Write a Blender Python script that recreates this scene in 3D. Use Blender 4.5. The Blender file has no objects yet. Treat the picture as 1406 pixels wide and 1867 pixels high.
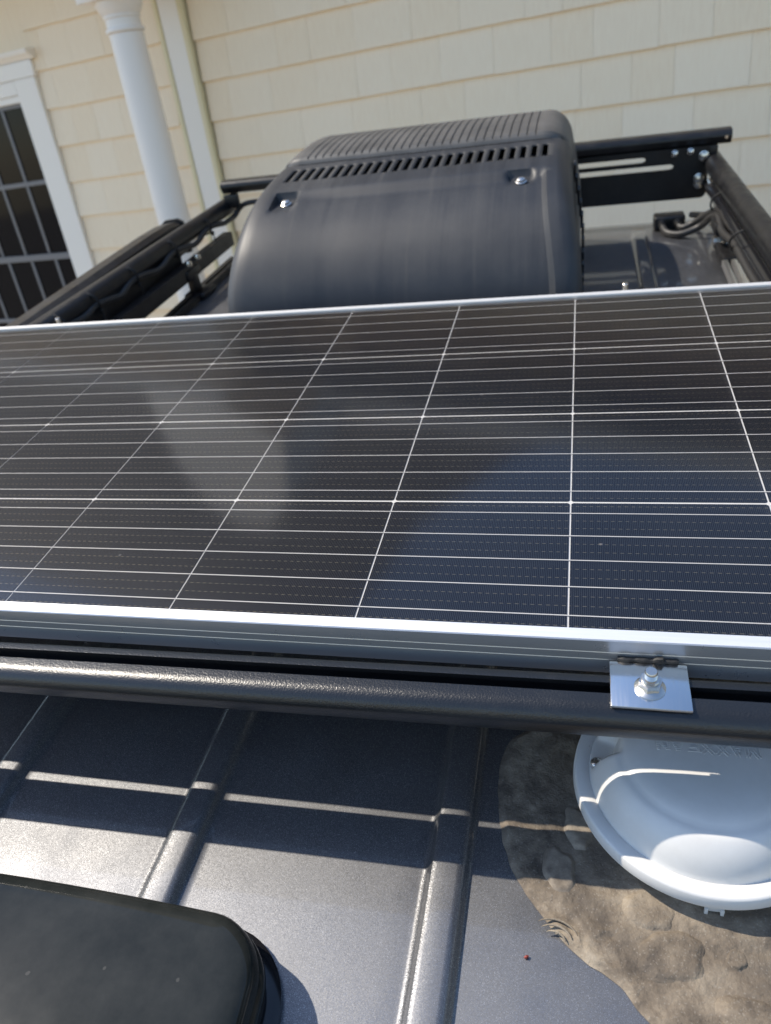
import bpy, bmesh, math, random
from mathutils import Vector, Matrix, noise
R = math.radians
random.seed(7)
scene = bpy.context.scene
COL = scene.collection

# ------------------------------------------------------------------ frames
# van frame: X across the roof, Y along the van, Z out of the roof; the van stands on a sloping drive
UP = Vector((-.0297, .1223, .992)).normalized()
MX = (Vector((1, 0, 0)) - UP * UP.x).normalized()
MY = UP.cross(MX)
VAN = Matrix((MX, MY, UP)).to_4x4()                       # van frame -> world (Z = gravity)
CAM_C = Vector((.0058, -.3987, .3962))
CAM_R = Matrix(((.969288, .204027, -.137309), (.010237, -.591318, -.806373), (-.245715, .780202, -.575247)))
HX = Vector((.976, -.209, .055)); HX = (HX - UP * HX.dot(UP)).normalized()
HN = UP.cross(HX); HN = HN if HN.y < 0 else -HN           # points from the wall to the van
HO = CAM_C - HN * 3.3
HOUSE = VAN @ Matrix((( HX.x, -HN.x, UP.x, HO.x), (HX.y, -HN.y, UP.y, HO.y), (HX.z, -HN.z, UP.z, HO.z), (0, 0, 0, 1)))

# ------------------------------------------------------------------ camera
cam = bpy.data.cameras.new('camera'); camo = bpy.data.objects.new('camera', cam); COL.objects.link(camo)
cm = CAM_R.transposed() @ Matrix(((1, 0, 0), (0, -1, 0), (0, 0, -1)))
camo.matrix_world = VAN @ (Matrix.Translation(CAM_C) @ cm.to_4x4())
cam.sensor_fit = 'HORIZONTAL'; cam.sensor_width = 36; cam.lens = 1379.4 / 1406 * 36
cam.clip_start = .01; cam.clip_end = 2000
cam.dof.use_dof = True; cam.dof.focus_distance = .60; cam.dof.aperture_fstop = 10.5
scene.camera = camo

# ------------------------------------------------------------------ sky, sun, exposure
sun_v = Vector((-.81, .215, 1.0)).normalized()             # towards the sun, van frame
sun_w = (VAN.to_3x3() @ sun_v).normalized()
world = bpy.data.worlds.new('World'); scene.world = world; world.use_nodes = True
nt = world.node_tree
sky = nt.nodes.new('ShaderNodeTexSky'); sky.sky_type = 'NISHITA'; sky.sun_disc = False; sky.dust_density = .5; sky.ozone_density = 2.5; sky.air_density = 1.1
sky.sun_elevation = math.asin(sun_w.z); sky.sun_rotation = math.atan2(sun_w.x, sun_w.y)
bg = nt.nodes['Background']; bg.inputs['Strength'].default_value = .14
nt.links.new(sky.outputs[0], bg.inputs['Color'])
sl = bpy.data.lights.new('sun', 'SUN'); sl.energy = 3.3; sl.angle = R(.53); sl.color = (1, .91, .78)
so = bpy.data.objects.new('sun', sl); COL.objects.link(so)
so.rotation_euler = (-sun_w).to_track_quat('-Z', 'Y').to_euler(); so.location = sun_w * 20
vs = scene.view_settings; vs.view_transform = 'Standard'; vs.look = 'None'; vs.gamma = 1; vs.exposure = .90
vs.use_curve_mapping = False
scene.cycles.max_bounces = 8; scene.cycles.transparent_max_bounces = 12
scene.cycles.sample_clamp_indirect = 6

# ------------------------------------------------------------------ materials
MATS = {}
def mat(name, base, rough=.5, metal=0., coat=0., coat_rough=.05, spec=.5):
    m = bpy.data.materials.new(name); m.use_nodes = True
    b = m.node_tree.nodes['Principled BSDF']
    b.inputs['Base Color'].default_value = (*base, 1); b.inputs['Roughness'].default_value = rough
    b.inputs['Metallic'].default_value = metal; b.inputs['Coat Weight'].default_value = coat
    b.inputs['Coat Roughness'].default_value = coat_rough; b.inputs['Specular IOR Level'].default_value = spec
    MATS[name] = m
    return m
def N(m, t, **kw):
    n = m.node_tree.nodes.new(t)
    for k, v in kw.items():
        if k in n.inputs: n.inputs[k].default_value = v
        else: setattr(n, k, v)
    return n
def LK(m, a, b): m.node_tree.links.new(a, b)
def P(m): return m.node_tree.nodes['Principled BSDF']
def coords(m, scale=(1, 1, 1), rot=(0, 0, 0), kind='Object'):
    tc = N(m, 'ShaderNodeTexCoord'); mp = N(m, 'ShaderNodeMapping')
    mp.inputs['Scale'].default_value = scale; mp.inputs['Rotation'].default_value = rot
    LK(m, tc.outputs[kind], mp.inputs['Vector']); return mp.outputs[0]
def ntex(m, vec, scale, detail=4, rough=.55):
    n = N(m, 'ShaderNodeTexNoise'); n.inputs['Scale'].default_value = scale; n.inputs['Detail'].default_value = detail
    n.inputs['Roughness'].default_value = rough; LK(m, vec, n.inputs['Vector']); return n.outputs['Fac']
def ramp(m, fac, stops):
    r = N(m, 'ShaderNodeValToRGB'); e = r.color_ramp.elements
    while len(e) < len(stops): e.new(.5)
    for el, (p, c) in zip(e, stops):
        el.position = p; el.color = (*c, 1) if isinstance(c, tuple) else (c, c, c, 1)
    LK(m, fac, r.inputs[0]); return r.outputs[0]
def bump(m, h, strength, dist=.001, normal=None):
    b = N(m, 'ShaderNodeBump'); b.inputs['Strength'].default_value = strength; b.inputs['Distance'].default_value = dist
    LK(m, h, b.inputs['Height'])
    if normal: LK(m, normal, b.inputs['Normal'])
    return b.outputs[0]
def math_(m, op, a, b=None, c=None):
    n = N(m, 'ShaderNodeMath', operation=op)
    for i, v in enumerate((a, b, c)):
        if v is None: continue
        if isinstance(v, (int, float)): n.inputs[i].default_value = v
        else: LK(m, v, n.inputs[i])
    return n.outputs[0]
def mixc(m, fac, a, b, blend='MIX'):
    n = N(m, 'ShaderNodeMix', data_type='RGBA', blend_type=blend)
    for s, v in ((n.inputs[0], fac), (n.inputs[6], a), (n.inputs[7], b)):
        if isinstance(v, (int, float)): s.default_value = v
        elif isinstance(v, tuple): s.default_value = (*v, 1)
        else: LK(m, v, s)
    return n.outputs[2]

def build_materials():
    # metallic grey van paint with flake
    m = mat('van_paint', (.16, .17, .185), .42, .85, 1., .06)
    P(m).inputs['Coat Tint'].default_value = (.67, .68, .71, 1)
    v = coords(m)
    fl = N(m, 'ShaderNodeTexVoronoi', feature='F1'); fl.inputs['Scale'].default_value = 2300; LK(m, v, fl.inputs['Vector'])
    sep = N(m, 'ShaderNodeSeparateColor'); LK(m, fl.outputs['Color'], sep.inputs[0])
    c = ramp(m, sep.outputs[0], [(0, (.145, .147, .150)), (.45, (.205, .207, .211)), (.9, (.32, .32, .32)), (1, (.6, .59, .57))])
    d = ramp(m, ntex(m, v, 7, 6, .65), [(.35, 0.), (.75, 1.)])
    c = mixc(m, math_(m, 'MULTIPLY', d, .22), c, (.25, .232, .205))
    LK(m, c, P(m).inputs['Base Color'])
    nm = N(m, 'ShaderNodeVectorMath', operation='SCALE'); 
    sub = N(m, 'ShaderNodeVectorMath', operation='SUBTRACT'); LK(m, fl.outputs['Color'], sub.inputs[0]); sub.inputs[1].default_value = (.5, .5, .5)
    LK(m, sub.outputs[0], nm.inputs[0]); nm.inputs['Scale'].default_value = .18
    geo = N(m, 'ShaderNodeNewGeometry'); add = N(m, 'ShaderNodeVectorMath', operation='ADD')
    LK(m, geo.outputs['Normal'], add.inputs[0]); LK(m, nm.outputs[0], add.inputs[1])
    nr = N(m, 'ShaderNodeVectorMath', operation='NORMALIZE'); LK(m, add.outputs[0], nr.inputs[0]); LK(m, nr.outputs[0], P(m).inputs['Normal'])
    LK(m, ramp(m, ntex(m, v, 22, 5, .6), [(.3, .43), (.7, .54)]), P(m).inputs['Roughness'])
    # textured black powder coat
    m = mat('powder_coat', (.012, .012, .013), .30, 0, 0, .1, .6)
    v = coords(m)
    h = math_(m, 'ADD', ntex(m, v, 620, 2, .5), math_(m, 'MULTIPLY', ntex(m, v, 1300, 2), .5))
    LK(m, bump(m, h, .42, .0006), P(m).inputs['Normal'])
    dust = ramp(m, ntex(m, v, 30, 6, .7), [(.55, (.008, .0085, .0095)), (.85, (.02, .019, .018))]); LK(m, dust, P(m).inputs['Base Color'])
    m = mat('satin_black', (.008, .008, .009), .34, 0, 0, .1, .4)
    v = coords(m); LK(m, ramp(m, ntex(m, v, 25, 5, .7), [(.45, (.006, .006, .007)), (.8, (.016, .015, .014))]), P(m).inputs['Base Color'])
    LK(m, ramp(m, ntex(m, v, 40, 4), [(.3, .28), (.7, .5)]), P(m).inputs['Roughness'])
    mat('cable_black', (.02, .019, .018), .5)
    mat('rubber', (.008, .008, .008), .6)
    # anodised aluminium
    m = mat('anodised', (.82, .81, .79), .30, .6)
    v = coords(m, (2, 260, 260)); n = ntex(m, v, 6, 3)
    LK(m, ramp(m, n, [(.3, .36), (.7, .48)]), P(m).inputs['Roughness'])
    m = mat('anodised_shaded', (.50, .49, .48), .3, .65)  # same aluminium, base darkened to paint the shade on the side faces
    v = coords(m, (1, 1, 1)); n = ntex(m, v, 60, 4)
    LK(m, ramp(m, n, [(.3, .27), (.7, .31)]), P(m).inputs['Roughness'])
    m = mat('stainless', (.72, .71, .69), .12, 1.)
    v = coords(m, (300, 6, 6)); LK(m, ramp(m, ntex(m, v, 4, 3), [(.3, .10), (.7, .24)]), P(m).inputs['Roughness'])
    LK(m, bump(m, ntex(m, coords(m), 70, 2), .05, .0008), P(m).inputs['Normal'])
    mat('zinc', (.60, .575, .53), .27, 1.)
    m = mat('aluminium_bar', (.75, .74, .72), .35, 1.)
    # cells
    m = mat('cell', (.012, .013, .017), .34, .6, 0, .1, .3)
    v = coords(m)
    sx = N(m, 'ShaderNodeSeparateXYZ'); LK(m, v, sx.inputs[0])
    f = math_(m, 'FRACT', math_(m, 'MULTIPLY', sx.outputs[0], 1 / .00145))
    fing = math_(m, 'LESS_THAN', math_(m, 'ABSOLUTE', math_(m, 'SUBTRACT', f, .5)), .12)
    g = math_(m, 'FRACT', math_(m, 'MULTIPLY', math_(m, 'ADD', sx.outputs[1], .0790), 3 / .0316))
    gl = math_(m, 'LESS_THAN', math_(m, 'ABSOLUTE', math_(m, 'SUBTRACT', g, .5)), .030)
    dsh = math_(m, 'LESS_THAN', math_(m, 'FRACT', math_(m, 'MULTIPLY', sx.outputs[0], 1 / .0058)), .5)
    dash = math_(m, 'MULTIPLY', gl, dsh)
    oi = N(m, 'ShaderNodeObjectInfo')
    base = mixc(m, oi.outputs['Random'], (.006, .0095, .021), (.008, .011, .021))
    base = mixc(m, ramp(m, ntex(m, v, 9, 3), [(.35, 0.), (.7, 1.)]), base, (.006, .0095, .022))
    base = mixc(m, math_(m, 'MULTIPLY', fing, .7), base, (.11, .118, .13))
    base = mixc(m, math_(m, 'MULTIPLY', dash, .7), base, (.30, .27, .20))
    LK(m, base, P(m).inputs['Base Color'])
    mat('backsheet', (.74, .74, .73), .6)
    mat('ribbon', (.74, .74, .74), .4, .2)
    # solar glass: clear pane, fresnel reflection, thin film of dust
    m = bpy.data.materials.new('solar_glass'); m.use_nodes = True; MATS['solar_glass'] = m
    t = m.node_tree; t.nodes.remove(t.nodes['Principled BSDF']); out = t.nodes['Material Output']
    tr = N(m, 'ShaderNodeBsdfTransparent'); gb = N(m, 'ShaderNodeBsdfGlossy'); df = N(m, 'ShaderNodeBsdfDiffuse')
    gb.inputs['Roughness'].default_value = .10; df.inputs['Color'].default_value = (.55, .51, .45, 1)
    fr = N(m, 'ShaderNodeFresnel'); fr.inputs['IOR'].default_value = 1.5
    m1 = N(m, 'ShaderNodeMixShader'); m2 = N(m, 'ShaderNodeMixShader')
    LK(m, fr.outputs[0], m1.inputs[0]); LK(m, tr.outputs[0], m1.inputs[1]); LK(m, gb.outputs[0], m1.inputs[2])
    v = coords(m)
    du = ramp(m, ntex(m, v, 6, 8, .7), [(.38, .0003), (.72, .009)])
    sp = N(m, 'ShaderNodeTexVoronoi'); sp.inputs['Scale'].default_value = 26; LK(m, v, sp.inputs['Vector'])
    spk = math_(m, 'MULTIPLY', math_(m, 'LESS_THAN', math_(m, 'ADD', sp.outputs['Distance'], math_(m, 'MULTIPLY', ntex(m, v, 300, 2), .05)), .062), .12)
    sc = N(m, 'ShaderNodeSeparateColor'); LK(m, sp.outputs['Color'], sc.inputs[0])
    spk = math_(m, 'MULTIPLY', spk, math_(m, 'GREATER_THAN', sc.outputs[0], .45))
    LK(m, math_(m, 'ADD', du, spk), m2.inputs[0]); LK(m, m1.outputs[0], m2.inputs[1]); LK(m, df.outputs[0], m2.inputs[2])
    LK(m, m2.outputs[0], out.inputs['Surface'])
    # air conditioner shroud plastic: weathered, streaked
    m = mat('shroud', (.030, .032, .036), .42, 0, 0, .1, .42)
    v = coords(m)
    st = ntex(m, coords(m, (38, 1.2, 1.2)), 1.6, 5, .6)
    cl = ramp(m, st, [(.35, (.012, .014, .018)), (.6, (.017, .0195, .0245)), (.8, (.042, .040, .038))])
    cl = mixc(m, ramp(m, ntex(m, v, 5, 5, .6), [(.4, 0.), (.75, .6)]), cl, (.062, .060, .057))  # pale patches: dust lightened further to paint in soft sun and sky sheen
    LK(m, cl, P(m).inputs['Base Color'])
    LK(m, ramp(m, st, [(.3, .46), (.75, .62)]), P(m).inputs['Roughness'])
    LK(m, bump(m, ntex(m, v, 700, 2), .12, .0005), P(m).inputs['Normal'])
    m = mat('shroud_lid', (.085, .083, .078), .55)
    v = coords(m); LK(m, ramp(m, ntex(m, v, 14, 5, .6), [(.35, (.055, .053, .050)), (.75, (.10, .095, .088))]), P(m).inputs['Base Color'])
    LK(m, bump(m, ntex(m, v, 600, 2), .2, .0006), P(m).inputs['Normal'])
    mat('inside_dark', (.006, .006, .006), .8)
    # white fan plastic
    m = mat('white_plastic', (.76, .75, .72), .38)
    v = coords(m)
    c = ramp(m, ntex(m, v, 18, 6, .7), [(.35, (.58, .565, .535)), (.7, (.64, .63, .605))])
    vs_ = N(m, 'ShaderNodeTexVoronoi'); vs_.inputs['Scale'].default_value = 90; LK(m, v, vs_.inputs['Vector'])
    s2 = N(m, 'ShaderNodeSeparateColor'); LK(m, vs_.outputs['Color'], s2.inputs[0])
    k = math_(m, 'MULTIPLY', math_(m, 'LESS_THAN', vs_.outputs['Distance'], .06), math_(m, 'GREATER_THAN', s2.outputs[1], .75))
    c = mixc(m, math_(m, 'MULTIPLY', k, .6), c, (.3, .28, .25))
    LK(m, c, P(m).inputs['Base Color'])
    # dirty sealant
    m = mat('sealant', (.16, .14, .12), .78)
    v = coords(m)
    a = ntex(m, v, 26, 8, .68); b = ntex(m, v, 9, 5, .6)
    c = ramp(m, a, [(.34, (.048, .037, .027)), (.48, (.165, .130, .092)), (.62, (.29, .238, .172)), (.75, (.36, .305, .235))])
    c = mixc(m, ramp(m, b, [(.40, 0.), (.62, .75)]), c, (.085, .068, .052))
    vo = N(m, 'ShaderNodeTexVoronoi'); vo.inputs['Scale'].default_value = 1100; LK(m, v, vo.inputs['Vector'])
    s3 = N(m, 'ShaderNodeSeparateColor'); LK(m, vo.outputs['Color'], s3.inputs[0])
    c = mixc(m, math_(m, 'MULTIPLY', math_(m, 'GREATER_THAN', s3.outputs[0], .95), .2), c, (.36, .33, .28))
    LK(m, c, P(m).inputs['Base Color'])
    LK(m, bump(m, math_(m, 'ADD', a, math_(m, 'MULTIPLY', ntex(m, v, 260, 4), .45)), .8, .003), P(m).inputs['Normal'])
    m = mat('sealant_pale', (.24, .22, .19), .75)
    v = coords(m); a = ntex(m, v, 60, 8, .7)
    LK(m, ramp(m, a, [(.3, (.075, .060, .046)), (.5, (.18, .148, .112)), (.72, (.30, .255, .195))]), P(m).inputs['Base Color'])
    LK(m, bump(m, a, .5, .002), P(m).inputs['Normal'])
    mat('crack_dark', (.03, .025, .02), .9)
    mat('bud_red', (.22, .03, .02), .6)
    # black hatch lid
    m = mat('hatch_black', (.014, .015, .015), .12, 0, 0, .1, .22)
    v = coords(m)
    c = ramp(m, ntex(m, v, 12, 8, .7), [(.35, (.012, .014, .013)), (.75, (.034, .035, .032))])
    vo = N(m, 'ShaderNodeTexVoronoi'); vo.inputs['Scale'].default_value = 75; LK(m, v, vo.inputs['Vector'])
    s4 = N(m, 'ShaderNodeSeparateColor'); LK(m, vo.outputs['Color'], s4.inputs[0])
    dd = math_(m, 'ADD', vo.outputs['Distance'], math_(m, 'MULTIPLY', ntex(m, v, 260, 3), .22))
    k = math_(m, 'MULTIPLY', math_(m, 'LESS_THAN', dd, .21), math_(m, 'GREATER_THAN', s4.outputs[0], .72))
    c = mixc(m, math_(m, 'MULTIPLY', k, .4), c, (.10, .095, .085))
    LK(m, c, P(m).inputs['Base Color'])
    LK(m, ramp(m, ntex(m, v, 30, 5), [(.3, .06), (.7, .10)]), P(m).inputs['Roughness'])
    m = mat('hatch_gloss', (.012, .012, .014), .16)
    # siding
    m = mat('shingle_paint', (.76, .70, .54), .6)
    v = coords(m, (60, 60, 3)); oi = N(m, 'ShaderNodeObjectInfo')
    g = ntex(m, v, 3, 4)
    c = ramp(m, g, [(.3, (.79, .63, .43)), (.7, (.84, .695, .49))])
    c = mixc(m, math_(m, 'MULTIPLY', oi.outputs['Random'], .4), c, (.86, .745, .57))
    LK(m, c, P(m).inputs['Base Color']); LK(m, bump(m, g, .25, .002), P(m).inputs['Normal'])
    mat('trim_yellow', (.70, .60, .36), .55)
    mat('trim_white', (.80, .745, .655), .5)
    m = mat('column_white', (.80, .735, .65), .45)
    mat('joint_dark', (.34, .25, .12), .8)
    mat('soffit', (.76, .72, .6), .6)
    mat('muntin', (.16, .155, .155), .5)
    m = mat('window_glass', (.008, .008, .009), .06, 0, 0, .05, .1)
    m = mat('concrete', (.36, .33, .29), .85)
    v = coords(m); LK(m, ramp(m, ntex(m, v, 3, 6), [(.3, (.155, .118, .082)), (.7, (.20, .155, .11))]), P(m).inputs['Base Color'])
    mat('roof_tile', (.045, .042, .04), .8)
build_materials()

# ------------------------------------------------------------------ mesh helpers
class MB:
    def __init__(s): s.bm = bmesh.new()
    def box(s, lo, hi, bev=0, seg=2):
        c = [(a + b) / 2 for a, b in zip(lo, hi)]; d = [abs(b - a) for a, b in zip(lo, hi)]
        r = bmesh.ops.create_cube(s.bm, size=1, matrix=Matrix.Translation(c) @ Matrix.Diagonal((*d, 1)))
        if bev:
            e = {e for v in r['verts'] for e in v.link_edges}
            bmesh.ops.bevel(s.bm, geom=list(e), offset=bev, segments=seg, profile=.5, affect='EDGES')
        return s
    def tube(s, pts, r, n=12, cap=True):
        pts = [Vector(p) for p in pts]; rings = []
        up = Vector((0, 0, 1))
        t0 = (pts[1] - pts[0]).normalized()
        u = t0.cross(up)
        if u.length < .05: u = t0.cross(Vector((1, 0, 0)))
        u.normalize()
        for i, p in enumerate(pts):
            t = (pts[min(i + 1, len(pts) - 1)] - pts[max(i - 1, 0)]).normalized()
            u = (u - t * u.dot(t)).normalized(); w = t.cross(u)
            rr = r[i] if isinstance(r, (list, tuple)) else r
            rings.append([s.bm.verts.new(p + (u * math.cos(a) + w * math.sin(a)) * rr) for a in [2 * math.pi * k / n for k in range(n)]])
        for A, B in zip(rings, rings[1:]):
            for k in range(n): s.bm.faces.new((A[k], A[(k + 1) % n], B[(k + 1) % n], B[k]))
        if cap: s.bm.faces.new(rings[0][::-1]); s.bm.faces.new(rings[-1])
        return s
    def lathe(s, prof, c=(0, 0, 0), n=48, axis='Z', mod=None):
        rings = []
        for r, z in prof:
            ring = []
            for k in range(n):
                a = 2 * math.pi * k / n
                rr, zz = mod(r, z, a) if mod else (r, z)
                ring.append(s.bm.verts.new((c[0] + rr * math.cos(a), c[1] + rr * math.sin(a), c[2] + zz)))
            rings.append(ring)
        for A, B in zip(rings, rings[1:]):
            for k in range(n): s.bm.faces.new((A[k], A[(k + 1) % n], B[(k + 1) % n], B[k]))
        s.bm.faces.new(rings[0][::-1]); s.bm.faces.new(rings[-1])
        return s
    def extrude_x(s, prof, x0, x1):
        A = [s.bm.verts.new((x0, y, z)) for y, z in prof]; B = [s.bm.verts.new((x1, y, z)) for y, z in prof]
        n = len(prof)
        for k in range(n): s.bm.faces.new((A[k], A[(k + 1) % n], B[(k + 1) % n], B[k]))
        s.bm.faces.new(A[::-1]); s.bm.faces.new(B)
        return s
    def prism(s, poly, z0, z1):
        A = [s.bm.verts.new((x, y, z0)) for x, y in poly]; B = [s.bm.verts.new((x, y, z1)) for x, y in poly]
        n = len(poly)
        for k in range(n): s.bm.faces.new((A[k], A[(k + 1) % n], B[(k + 1) % n], B[k]))
        s.bm.faces.new(A[::-1]); s.bm.faces.new(B)
        return s
    def grid(s, rows):
        V = [[s.bm.verts.new(p) for p in r] for r in rows]
        for A, B in zip(V, V[1:]):
            for k in range(len(A) - 1): s.bm.faces.new((A[k], A[k + 1], B[k + 1], B[k]))
        return V
    def build(s, name, material, parent=None, frame=None, loc=None, smooth=40):
        bmesh.ops.recalc_face_normals(s.bm, faces=s.bm.faces)
        me = bpy.data.meshes.new(name); s.bm.to_mesh(me); s.bm.free()
        if smooth:
            me.polygons.foreach_set('use_smooth', [True] * len(me.polygons))
            me.set_sharp_from_angle(angle=R(smooth))
        me.materials.append(MATS[material])
        o = bpy.data.objects.new(name, me); COL.objects.link(o)
        place(o, parent, frame, loc)
        return o
def place(o, parent=None, frame=None, loc=None):
    if parent is not None:
        o.parent = parent
        if loc: o.location = loc
    else:
        o.matrix_world = (frame or VAN) @ Matrix.Translation(loc or (0, 0, 0))
def thing(name, label, cat, loc=(0, 0, 0), frame=None, group=None):
    o = bpy.data.objects.new(name, None); o.empty_display_size = .05; COL.objects.link(o)
    place(o, None, frame, loc); tag(o, label, cat, group); return o
def tag(o, label, cat, group=None, kind=None):
    if label: o['label'] = label
    if cat: o['category'] = cat
    if group: o['group'] = group
    if kind: o['kind'] = kind
    return o
def share(src, name, parent, loc=(0, 0, 0), rot=None):
    o = bpy.data.objects.new(name, src.data); COL.objects.link(o); o.parent = parent; o.location = loc
    if rot: o.rotation_euler = rot
    return o
def sstep(a, b, x):
    t = max(0., min(1., (x - a) / (b - a))); return t * t * (3 - 2 * t)
def arc(cy, cz, r, a0, a1, n):
    return [(cy + r * math.cos(R(a0 + (a1 - a0) * k / n)), cz + r * math.sin(R(a0 + (a1 - a0) * k / n))) for k in range(n + 1)]

ZR = -.175          # roof skin in the van frame (panel glass is z = 0)

# ------------------------------------------------------------------ ground
m = MB(); m.box((-60, -60, -.1), (60, 60, 0))
g = m.build('driveway', 'concrete', None, Matrix.Translation((0, 0, -2.95)), smooth=0)
g['kind'] = 'structure'

# ------------------------------------------------------------------ van
van = thing('van', 'dark grey metallic van with ribbed roof under the rack', 'van', (-.30, 0, ZR))
def make_van():
    ox = .30
    ribs = [-.742, -.537] + [-.332 + .2255 * k for k in range(0, 4)]
    xs = set()
    x = -.88
    while x < .2801: xs.add(round(x, 4)); x += .03
    for r in ribs:
        if -.87 < r < .24:
            for d in (-.006, -.003, 0, .003, .006, .010, .0175, .025, .029, .032, .034, .037, .042): xs.add(round(r + d, 4))
    xs = sorted(xs)
    def ribz(x):
        for r in ribs:
            t = x - r
            if -.004 < t < .040:
                if t < 0: return -.0012 * sstep(-.004, 0, t)
                a = sstep(0, .007, t); b = 1 - sstep(.029, .036, t)
                return min(a, b) * (.0085 + .0015 * math.sin(math.pi * min(1, t / .036)))
        return 0
    edgeL = [(-1.00, -.30), (-.985, -.16), (-.962, -.085), (-.935, -.04), (-.914, -.012), (-.898, -.003)]
    edgeR = [(.300, -.003), (.316, -.012), (.337, -.04), (.364, -.085), (.387, -.16), (.402, -.30)]
    ys = [-3.6, -2.5, -1.5, -1.0] + [-.8 + .1 * k for k in range(23)] + [1.45, 1.48, 1.51, 1.54, 1.565, 1.585]
    ys = sorted(set(round(y, 3) for y in ys))
    rows = []
    for y in ys:
        f = 1 - sstep(1.42, 1.50, y)
        e = -.0022 * (1 if y > 1.5 else 0) - (.006 * sstep(1.54, 1.585, y))
        fz = lambda x: f * (sstep(.12, .165, math.hypot(x - .1014, (y + .0137) * .7)))
        row = [(x + ox, y, z + e) for x, z in edgeL] + [(x + ox, y, ribz(x) * fz(x) + e + .0006 * noise.noise(Vector((x * 9, y * 5, 0)))) for x in xs] + [(x + ox, y, z + e) for x, z in edgeR]
        rows.append(row)
    for dy, dz in ((.012, -.012), (.022, -.035), (.03, -.10), (.035, -.30)):
        rows.append([(p[0], 1.585 + dy, min(p[2], 0) + dz) for p in rows[len(ys) - 1]])
    b = MB(); b.grid(rows); roof = b.build('roof', 'van_paint', van, smooth=50)
    for x0, x1 in ((-1.0, -.94), (.342, .402)):
        b = MB(); b.box((x0 + ox, -3.6, -2.35), (x1 + ox, 1.62, -.30), .01); b.build('side_panel', 'van_paint', van)
    b = MB(); b.box((-.94 + ox, 1.56, -2.35), (.342 + ox, 1.621, -.30), .01); b.build('end_panel', 'van_paint', van)
    w = MB(); 
    w.lathe([(.10, -.1), (.33, -.1), (.35, -.08), (.35, .08), (.33, .1), (.10, .1)], n=40)
    bmesh.ops.rotate(w.bm, verts=w.bm.verts, cent=(0, 0, 0), matrix=Matrix.Rotation(R(90), 3, 'Y'))
    wo = w.build('wheel', 'rubber', van, loc=(-.62, .4, -2.38))
    for p in ((.62, .4, -2.38), (-.62, -2.6, -2.38), (.62, -2.6, -2.38)): share(wo, 'wheel', van, p)
make_van()

# ------------------------------------------------------------------ roof rack
rack = thing('roof_rack', 'black powder coated roof rack carrying the solar panel', 'roof rack', (-.30, 0, ZR))
RO = Vector((.30, 0, -ZR))
def rp(x, y, z): return (x + .30, y, z - ZR)
def rack_part(name, b, material='powder_coat', parent=None, **k):
    bmesh.ops.translate(b.bm, verts=b.bm.verts, vec=RO)
    return b.build(name, material, parent or rack, **k)
def bar_profile(y0, zt, slot=True, w=.0445, h=.034):
    # y0 = rear edge, bar runs towards -y; rounded front and back, T-slot in the top
    r = .013; yf = y0 - w
    pr = arc(y0 - .004, zt - .004, .004, 0, 90, 3)
    if slot:
        a, b = y0 - .0088, y0 - .0183
        pr += [(a, zt), (a, zt - .004), (a + .004, zt - .0042), (a + .004, zt - .014), (b - .004, zt - .014), (b - .004, zt - .0042), (b, zt - .004), (b, zt)]
    pr += arc(yf + r, zt - r, r, 90, 180, 8)
    pr += arc(yf + .015, zt - h + .010, .010, 200, 270, 4)
    pr += arc(y0 - .006, zt - h + .006, .006, 270, 360, 3)
    return pr
b = MB(); b.extrude_x(bar_profile(-.0278, -.0165, w=.0377), -.915, .335); bmesh.ops.rotate(b.bm, verts=b.bm.verts, cent=(-.45, -.05, 0), matrix=Matrix.Rotation(.008, 3, 'Z')); near_bar = rack_part('crossbar', b, smooth=30)
for y in (.18, .56):
    b = MB(); b.extrude_x(bar_profile(y, -.0315, False), -.90, .32); rack_part('crossbar', b, smooth=30)
# far crossbar
b = MB(); b.extrude_x(bar_profile(1.595, .013, False, .040, .030), -.907, .330); far_bar = rack_part('crossbar', b, 'satin_black', smooth=30)
b = MB(); b.tube([(.318, 1.5545, -.001), (.318, 1.552, -.001)], .0035, 10); rack_part('bolt', b, 'zinc')
# side rails
b = MB(); b.tube([(-1.02, -.45, -.052), (-.985, .35, -.052), (-.957, .82, -.052), (-.912, 1.60, -.052)], .021, 20); rack_part('side_rail', b, 'satin_black')
b = MB(); b.tube([(.338, -.45, -.055), (.322, .60, -.055), (.314, 1.0, -.055), (.297, 1.60, -.055)], .0215, 24); rack_part('side_rail', b, 'satin_black')
b = MB(); b.tube([(.318, .2, -.099), (.306, .93, -.099), (.291, 1.56, -.099)], .0125, 16); rack_part('lower_rail', b, 'hatch_gloss')
b = MB(); b.tube([(.340, .2, -.088), (.325, .93, -.088), (.305, 1.56, -.088)], .009, 12); rack_part('lower_rail', b, 'hatch_gloss')
# left lower slotted rail
b = MB()
for k in range(1):
    p0, p1 = Vector((-.925, .2, -.1)), Vector((-.892, 1.50, -.1)); d = (p1 - p0).normalized(); s = Vector((d.y, -d.x, 0))
    def ob(pa, pb, hw, z0, z1):
        vs_ = [b.bm.verts.new((q.x, q.y, z)) for z in (z0, z1) for q in (pa - s * hw, pa + s * hw, pb + s * hw, pb - s * hw)]
        for f in ((3, 2, 1, 0), (4, 5, 6, 7), (0, 1, 5, 4), (1, 2, 6, 5), (2, 3, 7, 6), (3, 0, 4, 7)): b.bm.faces.new([vs_[i] for i in f])
    ob(p0, p1, .012, -.129, -.096)
rack_part('lower_rail', b, 'satin_black', smooth=0)
b = MB()
p0, p1 = Vector((-.985, -.2, -.05)), Vector((-.925, 1.27, -.05)); d = (p1 - p0).normalized(); s = Vector((d.y, -d.x, 0))
ob(p0, p1, .008, -.105, -.060)
rack_part('side_plate', b, 'satin_black', smooth=0)
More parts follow.
